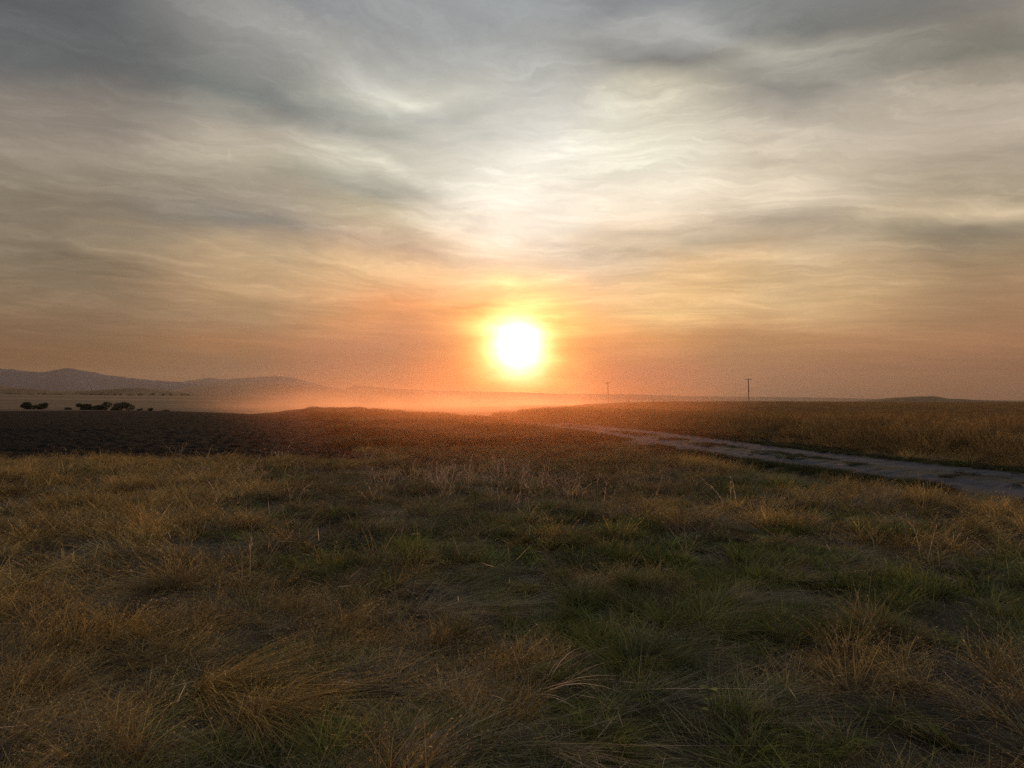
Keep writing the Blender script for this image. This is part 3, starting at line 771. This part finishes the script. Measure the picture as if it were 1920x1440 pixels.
W = bpy.data.worlds.new('World'); S.world = W; W.use_nodes = True
W.node_tree.nodes.clear(); t = NT(W.node_tree)
out = t.new('ShaderNodeOutputWorld'); bg = t.new('ShaderNodeBackground')
dirv = t.new('ShaderNodeTexCoord').outputs['Generated']
sp = t.new('ShaderNodeSeparateXYZ'); t.put(sp.inputs[0], dirv); dx_, dy_, dz_ = sp.outputs
az = t.m('MULTIPLY', t.m('ARCTAN2', dx_, dy_), 180 / math.pi)
el = t.m('MULTIPLY', t.m('ARCSINE', dz_), 180 / math.pi)
sky = t.new('ShaderNodeTexSky'); sky.sky_type = 'NISHITA'; sky.sun_disc = False
sky.sun_elevation = rad(SUN_EL); sky.sun_rotation = rad(SUN_AZ); sky.dust_density = 3.0; sky.air_density = 1.0
sky.altitude = 300
# veil of high cloud: colour by elevation, for bearings near the sun, at 18 degrees and further round
def colr(stops):
    E = t.m('DIVIDE', t.m('ADD', el, 0), 60.0)
    return t.ramp(E, [(max(e, 0) / 60.0, lin(*c)) for e, c in stops])
def E(y, x=960): return az_el(x, y)[1]
wl = t.new('ShaderNodeTexNoise'); wl.inputs['Scale'].default_value = 3.2; wl.inputs['Detail'].default_value = 4; t.put(wl.inputs['Vector'], t.vm('MULTIPLY', dirv, (1, 1, 2.2)))
wls = t.new('ShaderNodeSeparateXYZ'); t.put(wls.inputs[0], t.vm('SUBTRACT', wl.outputs['Color'], (.5, .5, .5)))
elb = t.m('ADD', el, t.m('MULTIPLY', t.m('MULTIPLY', wls.outputs[0], 9.0), t.rng(el, 1, 10)))
azb = t.m('ADD', az, t.m('MULTIPLY', wls.outputs[1], 10.0))
def colr(x, stops, over=(150, 158, 168)):
    return t.ramp(t.m('DIVIDE', elb, 60.0), [(max(E(y), 0) / 60.0, lin(*c)) for y, c in sorted(stops, key=lambda q: -q[0])] + [(1.0, lin(*over))])
def E(y): return az_el(960, y)[1]
SKY = {
 100: [(745, (100, 78, 56)), (680, (108, 78, 54)), (600, (128, 105, 82)), (500, (128, 115, 95)), (400, (135, 125, 108)), (290, (140, 130, 117)), (200, (98, 100, 99)), (50, (88, 93, 96))],
 480: [(745, (88, 64, 54)), (690, (106, 80, 64)), (640, (152, 108, 76)), (600, (152, 122, 94)), (560, (184, 150, 112)), (500, (190, 165, 130)), (450, (128, 124, 115)), (400, (155, 145, 128)), (330, (160, 152, 132)),
       (280, (178, 168, 150)), (200, (125, 130, 124)), (100, (150, 148, 142)), (40, (128, 131, 133))],
 720: [(745, (105, 52, 38)), (700, (118, 72, 62)), (640, (176, 116, 90)), (600, (220, 150, 100)), (530, (236, 194, 144)), (460, (187, 162, 136)), (400, (190, 176, 146)), (350, (150, 150, 136)), (300, (203, 198, 178)),
       (220, (177, 178, 167)), (170, (203, 201, 184)), (50, (150, 152, 150))],
 960: [(745, (180, 70, 30)), (700, (215, 100, 45)), (600, (240, 165, 100)), (520, (235, 200, 160)), (480, (225, 202, 172)), (440, (245, 225, 195)), (400, (250, 238, 216)), (330, (236, 230, 212)), (250, (212, 210, 198)), (150, (178, 178, 170)), (50, (156, 160, 159))],
 1220: [(745, (120, 66, 48)), (700, (148, 80, 66)), (640, (212, 146, 94)), (590, (236, 194, 134)), (520, (225, 190, 145)), (470, (212, 192, 162)), (430, (228, 208, 180)), (380, (244, 232, 208)), (330, (225, 220, 198)), (200, (195, 188, 165)),
        (145, (125, 125, 120)), (100, (164, 164, 159)), (20, (140, 144, 145))],
 1440: [(745, (85, 66, 58)), (700, (120, 84, 68)), (630, (178, 132, 92)), (560, (218, 182, 134)), (480, (195, 175, 145)), (440, (170, 156, 135)), (400, (208, 193, 168)), (330, (205, 192, 168)), (250, (190, 180, 162)), (200, (140, 137, 128)),
        (130, (163, 160, 146)), (80, (119, 121, 116)), (20, (128, 130, 126))],
 1840: [(745, (96, 68, 50)), (700, (118, 82, 60)), (650, (158, 114, 82)), (560, (160, 132, 100)), (480, (150, 138, 115)), (440, (205, 184, 150)), (400, (165, 150, 125)), (290, (186, 172, 152)), (180, (122, 119, 106)), (100, (134, 128, 116)), (20, (108, 108, 107))],
}
rb = t.ramp(t.m('DIVIDE', el, 60.0), [(0, lin(92, 84, 82)), (.17, lin(120, 116, 116)), (.5, lin(146, 150, 154)), (1, lin(158, 164, 170))])
xs = sorted(SKY); bearing = [az_el(x, 740)[0] for x in xs]
col = colr(xs[0], SKY[xs[0]])
for k in range(1, len(xs)):
    col = t.mix(t.rng(azb, bearing[k - 1], bearing[k]), col, colr(xs[k], SKY[xs[k]]))
col = t.mix(t.rng(t.m('ABSOLUTE', az), 40, 100), col, rb)
# streaked cirrus, laid out on a flat cloud deck overhead
inv = t.m('DIVIDE', 1.0, t.m('ADD', t.m('MAXIMUM', dz_, 0), .10))
U, Vv = t.m('MULTIPLY', dx_, inv), t.m('MULTIPLY', dy_, inv)
deck = t.xyz(U, Vv, 0)
warp = t.new('ShaderNodeTexNoise'); warp.inputs['Scale'].default_value = .55; warp.inputs['Detail'].default_value = 3; t.put(warp.inputs['Vector'], deck)
warp2 = t.new('ShaderNodeTexNoise'); warp2.inputs['Scale'].default_value = 2.6; warp2.inputs['Detail'].default_value = 6; warp2.inputs['Roughness'].default_value = .62; t.put(warp2.inputs['Vector'], deck)
wv = t.vm('ADD', t.vm('MULTIPLY', t.vm('SUBTRACT', warp.outputs['Color'], (.5, .5, .5)), (.9, .9, 0)), t.vm('MULTIPLY', t.vm('SUBTRACT', warp2.outputs['Color'], (.5, .5, .5)), (.42, .42, 0)))
deckw = t.vm('ADD', deck, wv)
def layer(rot, sx, sy, scale, det, rough, seed):
    mp = t.new('ShaderNodeMapping'); mp.inputs['Rotation'].default_value = (0, 0, rad(rot)); mp.inputs['Scale'].default_value = (1, 1, 1)
    mp.inputs['Location'].default_value = (seed, seed * .7, 0)
    t.put(mp.inputs['Vector'], deckw)
    v = t.vm('MULTIPLY', mp.outputs[0], (sx, sy, 1))
    return t.noise(v, scale, det, rough)
# streak axis bearings: left ones run towards the right horizon, right ones nearly across
la = layer(-52, .62, 1.5, 1.5, 9, .66, 3.1)       # rotate so x runs along the streak
lb = layer(14, .60, 1.4, 1.2, 9, .66, 8.4)
lc = layer(-12, .6, 1.9, 2.6, 8, .66, 5.2)
lm = t.rng(az, -14, 8)
st = t.mix(lm, la, lb)
ld = layer(-38, .45, 1.9, 6.5, 8, .68, 2.2); le = layer(10, .4, 2.0, 6.0, 8, .68, 6.6); ldm = t.mix(lm, ld, le)
st = t.m('ADD', t.m('ADD', t.m('MULTIPLY', st, .60), t.m('MULTIPLY', lc, .30)), t.m('MULTIPLY', t.m('ADD', .5, t.m('MULTIPLY', t.m('SUBTRACT', ldm, .5), t.rng(lc, .4, .62, .6, 2.2))), .10 + .10))
st = t.m('SUBTRACT', st, .05)
broad = t.noise(deckw, .45, 3, .5)
f = t.m('ADD', t.m('MULTIPLY', t.m('SUBTRACT', st, .5), 2.3), t.m('MULTIPLY', t.m('SUBTRACT', broad, .5), .1))
# individual wisps and gaps, each at its own bearing and height, edges frayed by the same warp
wz = t.new('ShaderNodeTexNoise'); wz.inputs['Scale'].default_value = 9; wz.inputs['Detail'].default_value = 5; t.put(wz.inputs['Vector'], t.vm('MULTIPLY', dirv, (1, 1, 2.5)))
ws = t.new('ShaderNodeSeparateXYZ'); t.put(ws.inputs[0], t.vm('SUBTRACT', wz.outputs['Color'], (.5, .5, .5)))
azw = t.m('ADD', az, t.m('MULTIPLY', ws.outputs[0], 7.0)); elw = t.m('ADD', el, t.m('MULTIPLY', ws.outputs[1], 2.6))
def wisp(x0, y0, x1, y1, wd, amp, bend=0.0):
    a0, e0 = az_el(x0, y0); a1, e1 = az_el(x1, y1); L = math.hypot(a1 - a0, e1 - e0) / 2
    ca, sa = (a1 - a0) / 2 / L, (e1 - e0) / 2 / L; ac, ec = (a0 + a1) / 2, (e0 + e1) / 2
    da = t.m('SUBTRACT', azw, ac); de = t.m('SUBTRACT', elw, ec)
    p = t.m('DIVIDE', t.m('ADD', t.m('MULTIPLY', da, ca), t.m('MULTIPLY', de, sa)), L)
    q = t.m('SUBTRACT', t.m('MULTIPLY', de, ca), t.m('MULTIPLY', da, sa))
    q = t.m('DIVIDE', t.m('ADD', q, t.m('MULTIPLY', t.m('MULTIPLY', p, p), bend)), wd / FPX * 57.3)
    g = t.m('EXPONENT', t.m('MULTIPLY', t.m('ADD', t.m('MULTIPLY', p, p), t.m('MULTIPLY', q, q)), -1.0))
    return t.m('MULTIPLY', g, amp * .8)
for a in [(40, 280, 520, 295, 26, .38), (130, 462, 420, 506, 8, .42, -.5), (30, 470, 330, 510, 22, -.32, -.4), (560, 90, 830, 235, 34, .40), (430, 130, 760, 300, 22, -.14),
          (250, 120, 600, 230, 60, -.16), (440, 200, 760, 330, 14, .26), (1040, 70, 1200, -10, 34, -.30), (1440, 40, 1900, 60, 70, -.18), (1250, 130, 1520, 60, 30, -.14),
          (1300, 120, 1800, 110, 40, .18), (1150, 470, 1560, 435, 16, -.34), (1000, 465, 1250, 470, 10, -.3), (1560, 370, 1700, 480, 30, .20), (1230, 330, 1750, 300, 50, .22),
          (1000, 385, 1330, 410, 26, .14), (700, 455, 960, 475, 10, .22), (480, 600, 640, 610, 16, -.26), (800, 540, 1100, 520, 9, .24), (840, 580, 940, 582, 5, -.5),
          (1060, 605, 1330, 618, 12, -.32), (1030, 643, 1100, 640, 5, -.3), (1650, 450, 1920, 455, 24, -.2), (250, 360, 520, 380, 30, -.16), (1040, 570, 1400, 560, 16, .12)]:
    f = t.m('ADD', f, wisp(*a))
f = t.m('MULTIPLY', f, t.rng(el, .3, 9, .30, 1.0))
bright = t.m('MAXIMUM', f, 0); dark = t.m('MINIMUM', f, 0)
gain = t.m('ADD', 1.0, t.m('ADD', t.m('MULTIPLY', bright, .95), t.m('MULTIPLY', dark, .70)))
gain = t.m('MAXIMUM', gain, .35)
col = t.mix(1.0, col, t.mix(1.0, (1, 1, 1, 1), t.xyz(gain, gain, gain), 'MULTIPLY'), 'MULTIPLY')
# thin gaps let the blue grey sky through
gap = t.m('MULTIPLY', t.m('MULTIPLY', t.rng(f, -.02, -.5), t.rng(el, 4, 18)), .42)
blue = t.mix(1.0, col, (.95, 1.0, 1.12, 1), 'MULTIPLY')
col = t.mix(gap, col, blue)
col = t.mix(t.rng(el, 5, 14), col, t.mix(1.0, col, (1.07, 1.08, 1.12, 1), 'MULTIPLY'))
nis = t.mix(1.0, sky.outputs[0], (.06, .06, .06, 1), 'MULTIPLY')
col = t.mix(.05, col, nis)
# bright patch 22 degrees left of the sun in the ice cloud
def spot(x, y, ra, re, c):
    a, e = az_el(x, y)
    g = t.m('EXPONENT', t.m('MULTIPLY', t.m('ADD', t.m('POWER', t.m('DIVIDE', t.m('ABSOLUTE', t.m('SUBTRACT', az, a)), ra), 2), t.m('POWER', t.m('DIVIDE', t.m('ABSOLUTE', t.m('SUBTRACT', el, e)), re), 2)), -1))
    return t.mix(1.0, t.xyz(g, g, g), c, 'MULTIPLY')
col = t.mix(1.0, col, spot(430, 291, .11, .33, (.06, .055, .04, 1)), 'ADD')
# aureole: sunlight scattered forwards round the sun
sv = (math.sin(rad(SUN_AZ)) * math.cos(rad(SUN_EL)), math.cos(rad(SUN_AZ)) * math.cos(rad(SUN_EL)), math.sin(rad(SUN_EL)))
dn = t.new('ShaderNodeVectorMath', operation='DOT_PRODUCT'); t.put(dn.inputs[0], dirv); dn.inputs[1].default_value = sv
th0 = t.m('MULTIPLY', t.m('ARCCOSINE', t.m('MINIMUM', dn.outputs['Value'], 1.0)), 180 / math.pi)
fr = t.m('MAXIMUM', t.m('ADD', 1.0, t.m('MULTIPLY', f, .9)), .3)
th = t.m('MULTIPLY', th0, t.m('ADD', 1.06, t.m('ADD', t.m('MULTIPLY', ws.outputs[0], .9), t.m('MULTIPLY', wls.outputs[1], .7))))
def aure(peak, w, pw): return t.m('MULTIPLY', t.m('EXPONENT', t.m('MULTIPLY', t.m('POWER', t.m('DIVIDE', th, w), pw), -1.0)), peak)
R_ = t.m('MULTIPLY', t.m('ADD', aure(2.4, 2.5, 2), aure(.7, 4.6, 1.5)), fr)
G_ = t.m('MULTIPLY', t.m('ADD', aure(2.3, 2.2, 2), aure(.75, 3.5, 1.7)), fr)
B_ = t.m('MULTIPLY', t.m('ADD', aure(2.3, 1.75, 1.8), aure(.2, 3.2, 1.6)), fr)
col = t.mix(1.0, col, t.xyz(R_, G_, B_), 'ADD')
t.put(bg.inputs['Color'], t.mix(1.0, col, (10, 10, 10, 1), 'MULTIPLY')); bg.inputs['Strength'].default_value = .1
t.put(out.inputs['Surface'], bg.outputs[0])
W.cycles.sampling_method = 'MANUAL'; W.cycles.sample_map_resolution = 1024

# ------------------------------------------------------------------ render settings
S.view_settings.view_transform = 'Standard'; S.view_settings.look = 'None'
S.view_settings.exposure = 0.0; S.view_settings.gamma = 1.0
C_ = S.cycles
C_.use_adaptive_sampling = False
C_.use_denoising = False; C_.max_bounces = 6; C_.diffuse_bounces = 3; C_.transmission_bounces = 4; C_.volume_bounces = 1
C_.transparent_max_bounces = 8; C_.sample_clamp_indirect = 1.5; C_.sample_clamp_direct = 6.0
C_.volume_step_rate = 1.0; C_.volume_max_steps = 128
cam.location.z = EYE
